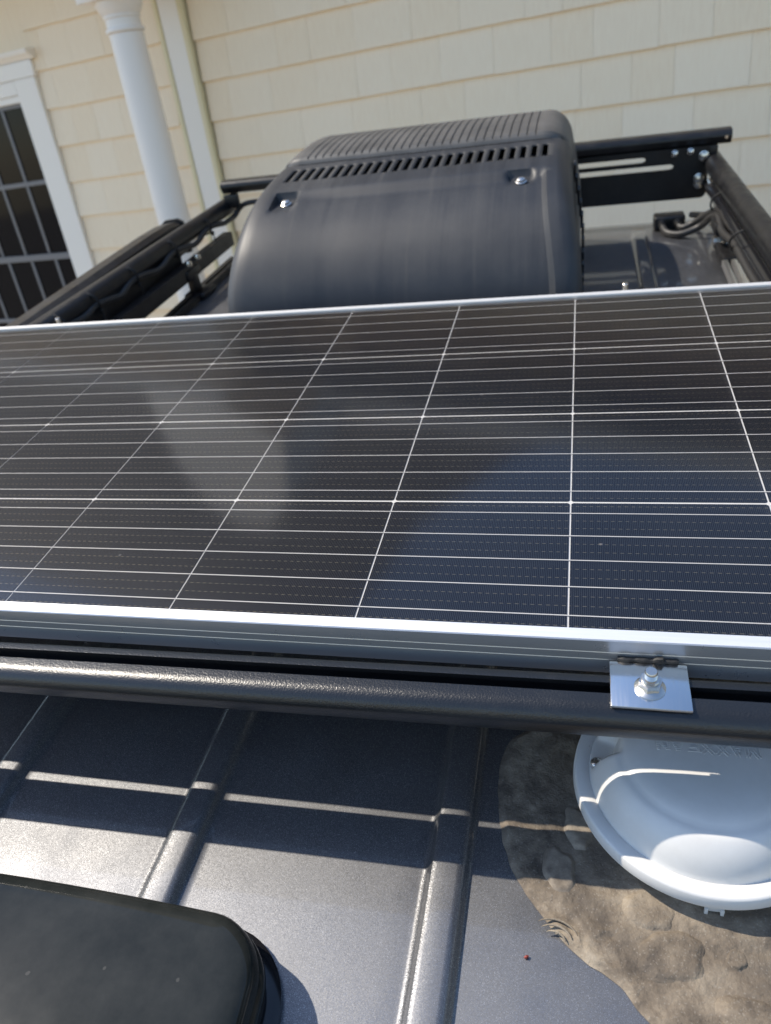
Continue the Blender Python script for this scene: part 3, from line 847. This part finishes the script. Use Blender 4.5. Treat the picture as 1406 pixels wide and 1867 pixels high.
def bundle():
    g = thing('cable_bundle', 'thick black cables tied along the right rack rail', 'cables', (.29, 1.2, -.11))
    O = Vector((-.29, -1.2, .11))
    def cable(pts, r):
        b = MB(); b.tube(smooth_path(pts), r, 10); bmesh.ops.translate(b.bm, verts=b.bm.verts, vec=O); b.build('cable', 'cable_black', g)
    cable([(.188, 1.472, -.160), (.197, 1.44, -.166), (.225, 1.42, -.165), (.262, 1.415, -.150), (.278, 1.39, -.125), (.283, 1.33, -.108), (.280, 1.24, -.112), (.287, 1.14, -.106), (.290, 1.0, -.108), (.296, .80, -.108), (.30, .5, -.108)], .0075)
    cable([(.222, 1.472, -.160), (.231, 1.455, -.162), (.255, 1.45, -.150), (.280, 1.42, -.124), (.290, 1.35, -.100), (.292, 1.25, -.100), (.298, 1.14, -.096), (.302, 1.0, -.098), (.308, .80, -.1), (.31, .5, -.1)], .0075)
    cable([(.26, 1.56, -.165), (.285, 1.50, -.15), (.300, 1.42, -.118), (.304, 1.30, -.108), (.307, 1.14, -.110), (.312, .95, -.11), (.32, .5, -.11)], .007)
    for y in (1.385, 1.12):
        b = MB(); c = Vector((.300, y, -.095)); pts = [(c.x + .026 * math.cos(R(a)), c.y - .01 * math.sin(R(a)), c.z + .024 * math.sin(R(a))) for a in range(0, 361, 15)]
        b.tube(pts, .0022, 6); bmesh.ops.translate(b.bm, verts=b.bm.verts, vec=O); b.build('zip_tie', 'rubber', g)
bundle()
def left_cable():
    g = thing('cable_bundle', 'thin black cable zip tied along the left rack tube', 'cables', (-.95, 1.1, -.06))
    O = Vector((.95, -1.1, .06))
    def ax(y): return -.957 + (y - .82) * .0577
    pts = []
    ties = (.80, .91, 1.06, 1.24, 1.42)
    y = .45
    while y < 1.57:
        d = min(abs(y - t) for t in ties)
        sag = .011 * min(1, d / .075) ** 1.5
        pts.append((ax(y) + .020 + sag * .5, y, -.062 - sag)); y += .03
    pts += [(ax(1.57) + .05, 1.575, -.05), (ax(1.57) + .10, 1.575, -.045), (ax(1.57) + .2, 1.575, -.05)]
    b = MB(); b.tube(smooth_path(pts, 4), .0065, 8); bmesh.ops.translate(b.bm, verts=b.bm.verts, vec=O); b.build('cable', 'cable_black', g)
    for t in ties:
        b = MB(); c = Vector((ax(t) + .004, t, -.057))
        p = [(c.x + .0245 * math.cos(R(a)), c.y - .004 * math.sin(R(a)), c.z + .0215 * math.sin(R(a))) for a in range(0, 361, 15)]
        b.tube(p, .0022, 6)
        b.box((c.x + .020, c.y - .004, c.z - .022), (c.x + .027, c.y + .004, c.z - .014))
        b.tube([(c.x + .024, c.y, c.z - .018), (c.x + .030, c.y - .004, c.z - .04), (c.x + .027, c.y - .006, c.z - .055)], .0014, 5)
        bmesh.ops.translate(b.bm, verts=b.bm.verts, vec=O); b.build('zip_tie', 'rubber', g)
left_cable()
def awning():
    a = thing('awning_case', 'long black awning case along the left side of the rack', 'awning', (-1.01, .4, -.06))
    O = Vector((1.01, -.4, .06))
    prof = [(-.035, .0), (-.020, .010), (.012, .012), (.026, .004), (.028, -.012), (.018, -.016), (.018, -.030), (.028, -.034), (.028, -.070), (-.02, -.075), (-.038, -.05)]
    def section(y, k=1.0, dz=0): return [(-1.010 + u * k, y, -.048 + w * k + dz) for u, w in prof]
    rings = [section(y) for y in (-.6, 0, .5, 1.0, 1.30)] + [section(1.39, .97, -.002), section(1.445, .90, -.008)]
    b = MB(); VV = [[b.bm.verts.new(p) for p in r] for r in rings]; n = len(prof)
    for A, B in zip(VV, VV[1:]):
        for k in range(n): b.bm.faces.new((A[k], A[(k + 1) % n], B[(k + 1) % n], B[k]))
    b.bm.faces.new(VV[0][::-1]); b.bm.faces.new(VV[-1])
    bmesh.ops.translate(b.bm, verts=b.bm.verts, vec=O); b.build('case', 'satin_black', a, smooth=30)
    b = MB()
    last = section(1.456, 1.04, -.004); prev = section(1.446, 1.04, -.004)
    A = [b.bm.verts.new(p) for p in prev]; B = [b.bm.verts.new(p) for p in last]
    for k in range(n): b.bm.faces.new((A[k], A[(k + 1) % n], B[(k + 1) % n], B[k]))
    b.bm.faces.new(A[::-1]); b.bm.faces.new(B); bmesh.ops.translate(b.bm, verts=b.bm.verts, vec=O); b.build('end_cap', 'rubber', a, smooth=30)
awning()

# ------------------------------------------------------------------ house
def make_house():
    H = thing('house', 'cream shingled house with white porch column and sash window', 'house', (0, 0, -2.95 - HOUSE.translation.z), HOUSE)
    dz = 2.95 + HOUSE.translation.z
    def hp(name, b, material, parent=None, **k):
        bmesh.ops.translate(b.bm, verts=b.bm.verts, vec=(0, 0, dz)); return b.build(name, material, parent or H, **k)
    zg = -dz
    def wall_poly(poly, y0, y1):
        b = MB(); A = [b.bm.verts.new((x, y0, z)) for x, z in poly]; B = [b.bm.verts.new((x, y1, z)) for x, z in poly]; n = len(poly)
        for k in range(n): b.bm.faces.new((A[k], A[(k + 1) % n], B[(k + 1) % n], B[k]))
        b.bm.faces.new(A[::-1]); b.bm.faces.new(B); return b
    top = [(5.5, 1.35), (.3, 1.50), (-.55, 1.68), (-1.0, 1.95), (-1.7, 2.65), (-2.4, 3.75), (-3.2, 4.6), (-7.5, 4.6)]
    right = hp('wall', wall_poly([(-2.5, zg), (5.5, zg), (5.5, 1.35), (.3, 1.45), (-2.5, 1.45)], .012, .25), 'shingle_paint', smooth=0)
    left = hp('wall', wall_poly([(-7.5, zg), (-2.5, zg), (-2.5, 1.45), (-7.5, 1.45)], .0125, .25), 'shingle_paint', smooth=0)
    b = MB(); b.box((-7.5, -.42, 1.36), (5.5, -.38, 1.50), .004); eave = hp('eave_board', b, 'trim_white')  # unseen eave, its overhang deepened to keep sun off the wall
    b = MB(); b.box((-7.5, -.379, 1.452), (5.5, .25, 1.48)); hp('soffit', b, 'soffit', eave, smooth=0)
    # dark roof slope rising behind the eave
    def tilt(x, z):
        y = -.43 + (z - 1.5) * .55; k = 1 + y / 2.9
        return (-.6 + (x + .6) * k, y, -.4 + (z + .4) * k)
    b = MB(); lo = [(-7.5, 1.48), (5.5, 1.48)]
    A = [tilt(*p) for p in [(5.5, 1.49), (.3, 1.60), (-.55, 1.70)] + top[3:]] + [tilt(-7.5, 1.49)]
    f0 = [b.bm.verts.new(p) for p in A]; f1 = [b.bm.verts.new((p[0], p[1] + .04, p[2] - .06)) for p in A]; n = len(A)
    for k in range(n): b.bm.faces.new((f0[k], f0[(k + 1) % n], f1[(k + 1) % n], f1[k]))
    b.bm.faces.new(f0[::-1]); b.bm.faces.new(f1); hp('roof', b, 'roof_tile', smooth=0)
    rng = random.Random(11)
    def shingles(parent, x0, x1, lines, e, y0, off, wmin, wmax):
        for zl in lines:
            x = x0 - rng.random() * .12
            while x < x1:
                w = rng.uniform(wmin, wmax); a, c = max(x + .0004, x0), min(x + w - .0004, x1)
                if c - a > .02:
                    dzl = rng.uniform(-.0022, .0022); t = .0155 + rng.uniform(-.0008, .0008)
                    zb, zt = zl + dzl, zl + e + .02
                    b = MB(); v = [b.bm.verts.new(p) for p in ((a, y0 - t, zb), (c, y0 - t, zb), (c, y0 - .001, zt), (a, y0 - .001, zt), (a, y0 + .006, zb), (c, y0 + .006, zb))]
                    cx, cz = (a + c) / 2, zl
                    for f in ((0, 1, 2, 3), (4, 5, 1, 0), (4, 0, 3), (1, 5, 2)): b.bm.faces.new([v[i] for i in f])
                    hp('shingle', b, 'shingle_paint', parent, smooth=0)
                x += w
    e = .1645
    shingles(right, -2.452, .62, [.050 + e * k for k in range(-5, 4)], e, 0, 0, .13, .27)
    e2 = .1745
    L2 = [.0545 + e2 * k for k in range(-5, 4)]
    shingles(left, -3.47, -2.625, L2, e2, 0, 0, .15, .26)
    # courses beyond the picture, one joined mass
    b = MB()
    def strip(x0, x1, zl, e):
        x = x0
        while x < x1:
            w = rng.uniform(.12, .24); a, c = x + .0015, min(x + w - .0015, x1)
            v = [b.bm.verts.new(p) for p in ((a, -.0155, zl), (c, -.0155, zl), (c, -.001, zl + e + .02), (a, -.001, zl + e + .02), (a, .006, zl), (c, .006, zl))]
            for f in ((0, 1, 2, 3), (4, 5, 1, 0), (4, 0, 3), (1, 5, 2)): b.bm.faces.new([v[i] for i in f])
            x += w
    for k in range(-16, 8):
        zl = .050 + e * k
        strip(.62 if -5 <= k < 4 else -2.452, 5.4, zl, e)
    o = hp('shingle_field', b, 'shingle_paint', right, smooth=0); o['kind'] = 'stuff'
    # corner board with yellow edges
    b = MB(); b.box((-2.598, -.030, zg), (-2.488, .012, 1.44), .003, 1); cb = hp('corner_board', b, 'trim_white')
    for x0, x1 in ((-2.622, -2.5985), (-2.4875, -2.462)):
        b = MB(); b.box((x0, -.036, zg), (x1, .012, 1.44), .004, 2); hp('edge_trim', b, 'trim_yellow', cb)
    # porch column  (0.35 m in front of the wall)
    cx, cy = -2.535, -.35
    col = bpy.data.objects.new('porch_column', None); COL.objects.link(col); col.parent = H; col.location = (cx, cy, dz)
    b = MB(); b.lathe([(0.0755, -2.2), (0.0758, -1.2), (0.0747, -.35), (0.0735, .1), (0.0712, .405), (0.0712, .418), (0.0739, .420)], n=48); b.build('shaft', 'column_white', col, smooth=40)
    b = MB(); b.lathe([(0.0708, .420), (0.0793, .424), (0.0816, .431), (0.0793, .438), (0.0720, .441), (0.0720, .470), (0.0762, .473), (0.0778, .479), (0.0758, .484), (0.0809, .490), (0.0939, .512), (0.0986, .524), (0.1001, .534), (0.0385, .534)], n=48); b.build('capital', 'column_white', col, smooth=40)
    b = MB(); b.box((-.118, -.118, .535), (.118, .118, .60), .004); b.build('abacus', 'column_white', col)
    b = MB(); b.lathe([(0.1001, -2.45), (0.1155, -2.44), (0.1193, -2.38), (0.1078, -2.33), (0.0963, -2.30), (0.0770, -2.22), (0.0693, -2.2)], n=40); b.build('column_base', 'column_white', col)
    # porch beam and roof over the column
    b = MB(); b.box((-2.66, -.52, .602), (-2.41, .010, .98), .004); beam = hp('porch_beam', b, 'trim_white')
    b = MB(); b.box((-6.5, -.52, .985), (-2.36, -.20, 1.20), .004); beam = hp('porch_beam', b, 'trim_white')
    b = MB(); b.box((-6.5, -.199, .985), (-2.36, .010, 1.02)); hp('porch_ceiling', b, 'soffit', beam, smooth=0)
    b = wall_poly([(-6.6, 1.205), (-2.28, 1.205), (-2.30, 1.30), (-6.6, 1.30)], -.70, .011); hp('porch_cornice', b, 'trim_white', smooth=0)
    # unseen white block added for the panel's pale reflection, face turned left, sunward
    poly = [(-3.17, 1.305), (-1.86, 1.305), (-1.98, 1.75), (-2.25, 2.12), (-2.62, 2.34), (-2.95, 2.32), (-3.12, 2.15), (-3.17, 1.9)]
    b = MB(); A = [b.bm.verts.new((x, -.90 - (x + 1.86) * .39, z)) for x, z in poly]; B = [b.bm.verts.new((x, 1.2, z)) for x, z in poly]; n = len(poly)
    for k in range(n): b.bm.faces.new((A[k], A[(k + 1) % n], B[(k + 1) % n], B[k]))
    b.bm.faces.new(A[::-1]); b.bm.faces.new(B); hp('reflection_block', b, 'trim_white', smooth=0)
    b = MB(); b.box((-6.5, -1.2, zg), (-1.9, .012, zg + .5)); hp('porch_floor', b, 'trim_white', smooth=0)
    # window
    win = bpy.data.objects.new('window', None); COL.objects.link(win); win.parent = H; win.location = (-4.25, 0, dz)
    xr = -3.474 + 4.25
    def wb(name, lo, hi, material, bev=.003, y=None):
        b = MB(); b.box(lo, hi, bev, 1); return b.build(name, material, win)
    zt = .385; zbm = -1.25; xl = -xr
    wb('casing', (xr - .155, -.030, zbm), (xr, .012, zt), 'trim_white')
    wb('casing', (xl, -.030, zbm), (xl + .155, .012, zt), 'trim_white')
    wb('casing', (xl - .02, -.0325, zt + .0005), (xr + .012, .012, zt + .075), 'trim_white')
    b = MB()
    pr_ = [(.012, zt + .076), (-.034, zt + .076), (-.046, zt + .090), (-.060, zt + .098), (-.068, zt + .112), (-.068, zt + .118), (.012, zt + .122)]
    b.extrude_x(pr_, xl - .04, xr + .038); b.build('crown', 'trim_white', win, smooth=30)
    wb('casing', (xl + .1555, -.027, .318), (xr - .1555, .012, zt - .0005), 'trim_white')
    wb('casing', (xl + .1555, -.020, .285), (xr - .1555, .012, .3175), 'trim_white')
    wb('sill', (xl - .03, -.06, zbm - .05), (xr + .03, .012, zbm - .001), 'trim_white')
    gi = xr - .1555
    wb('sash_frame', (-gi, -.006, .266), (gi, .012, .2845), 'muntin', .002)
    wb('sash_frame', (-gi, -.010, -.510), (gi, .012, -.475), 'muntin', .002)
    wb('sash_frame', (-gi, -.006, -1.25), (gi, .012, -1.21), 'muntin', .002)
    b = MB(); b.box((-gi, .004, -1.2095), (gi, .009, .2655)); b.build('pane', 'window_glass', win, smooth=0)
    pitch = .190
    xm = gi - .182
    while xm > -gi + .1:
        wb('muntin', (xm - .010, -.004, -.4745), (xm + .010, .0035, .2655), 'muntin', .002)
        wb('muntin', (xm - .010 + .03, -.004, -1.2095), (xm + .010 + .03, .0035, -.5105), 'muntin', .002)
        xm -= .2
    for zz in (-.100, -.86):
        wb('muntin', (-gi, -.0055, zz - .012), (gi, .0034, zz + .012), 'muntin', .002)
make_house()

# ------------------------------------------------------------------ fallen bud on the roof
b = MB(); b.tube([(-.0016, 0, .0006), (0, .0005, .0012), (.0014, .0014, .0008)], [.0006, .0012, .0005], 6)
o = b.build('fallen_bud', 'bud_red', None, VAN, (-.0255, -.150, ZR + .0007)); tag(o, 'tiny red bud lying on the bare roof paint', 'bud')
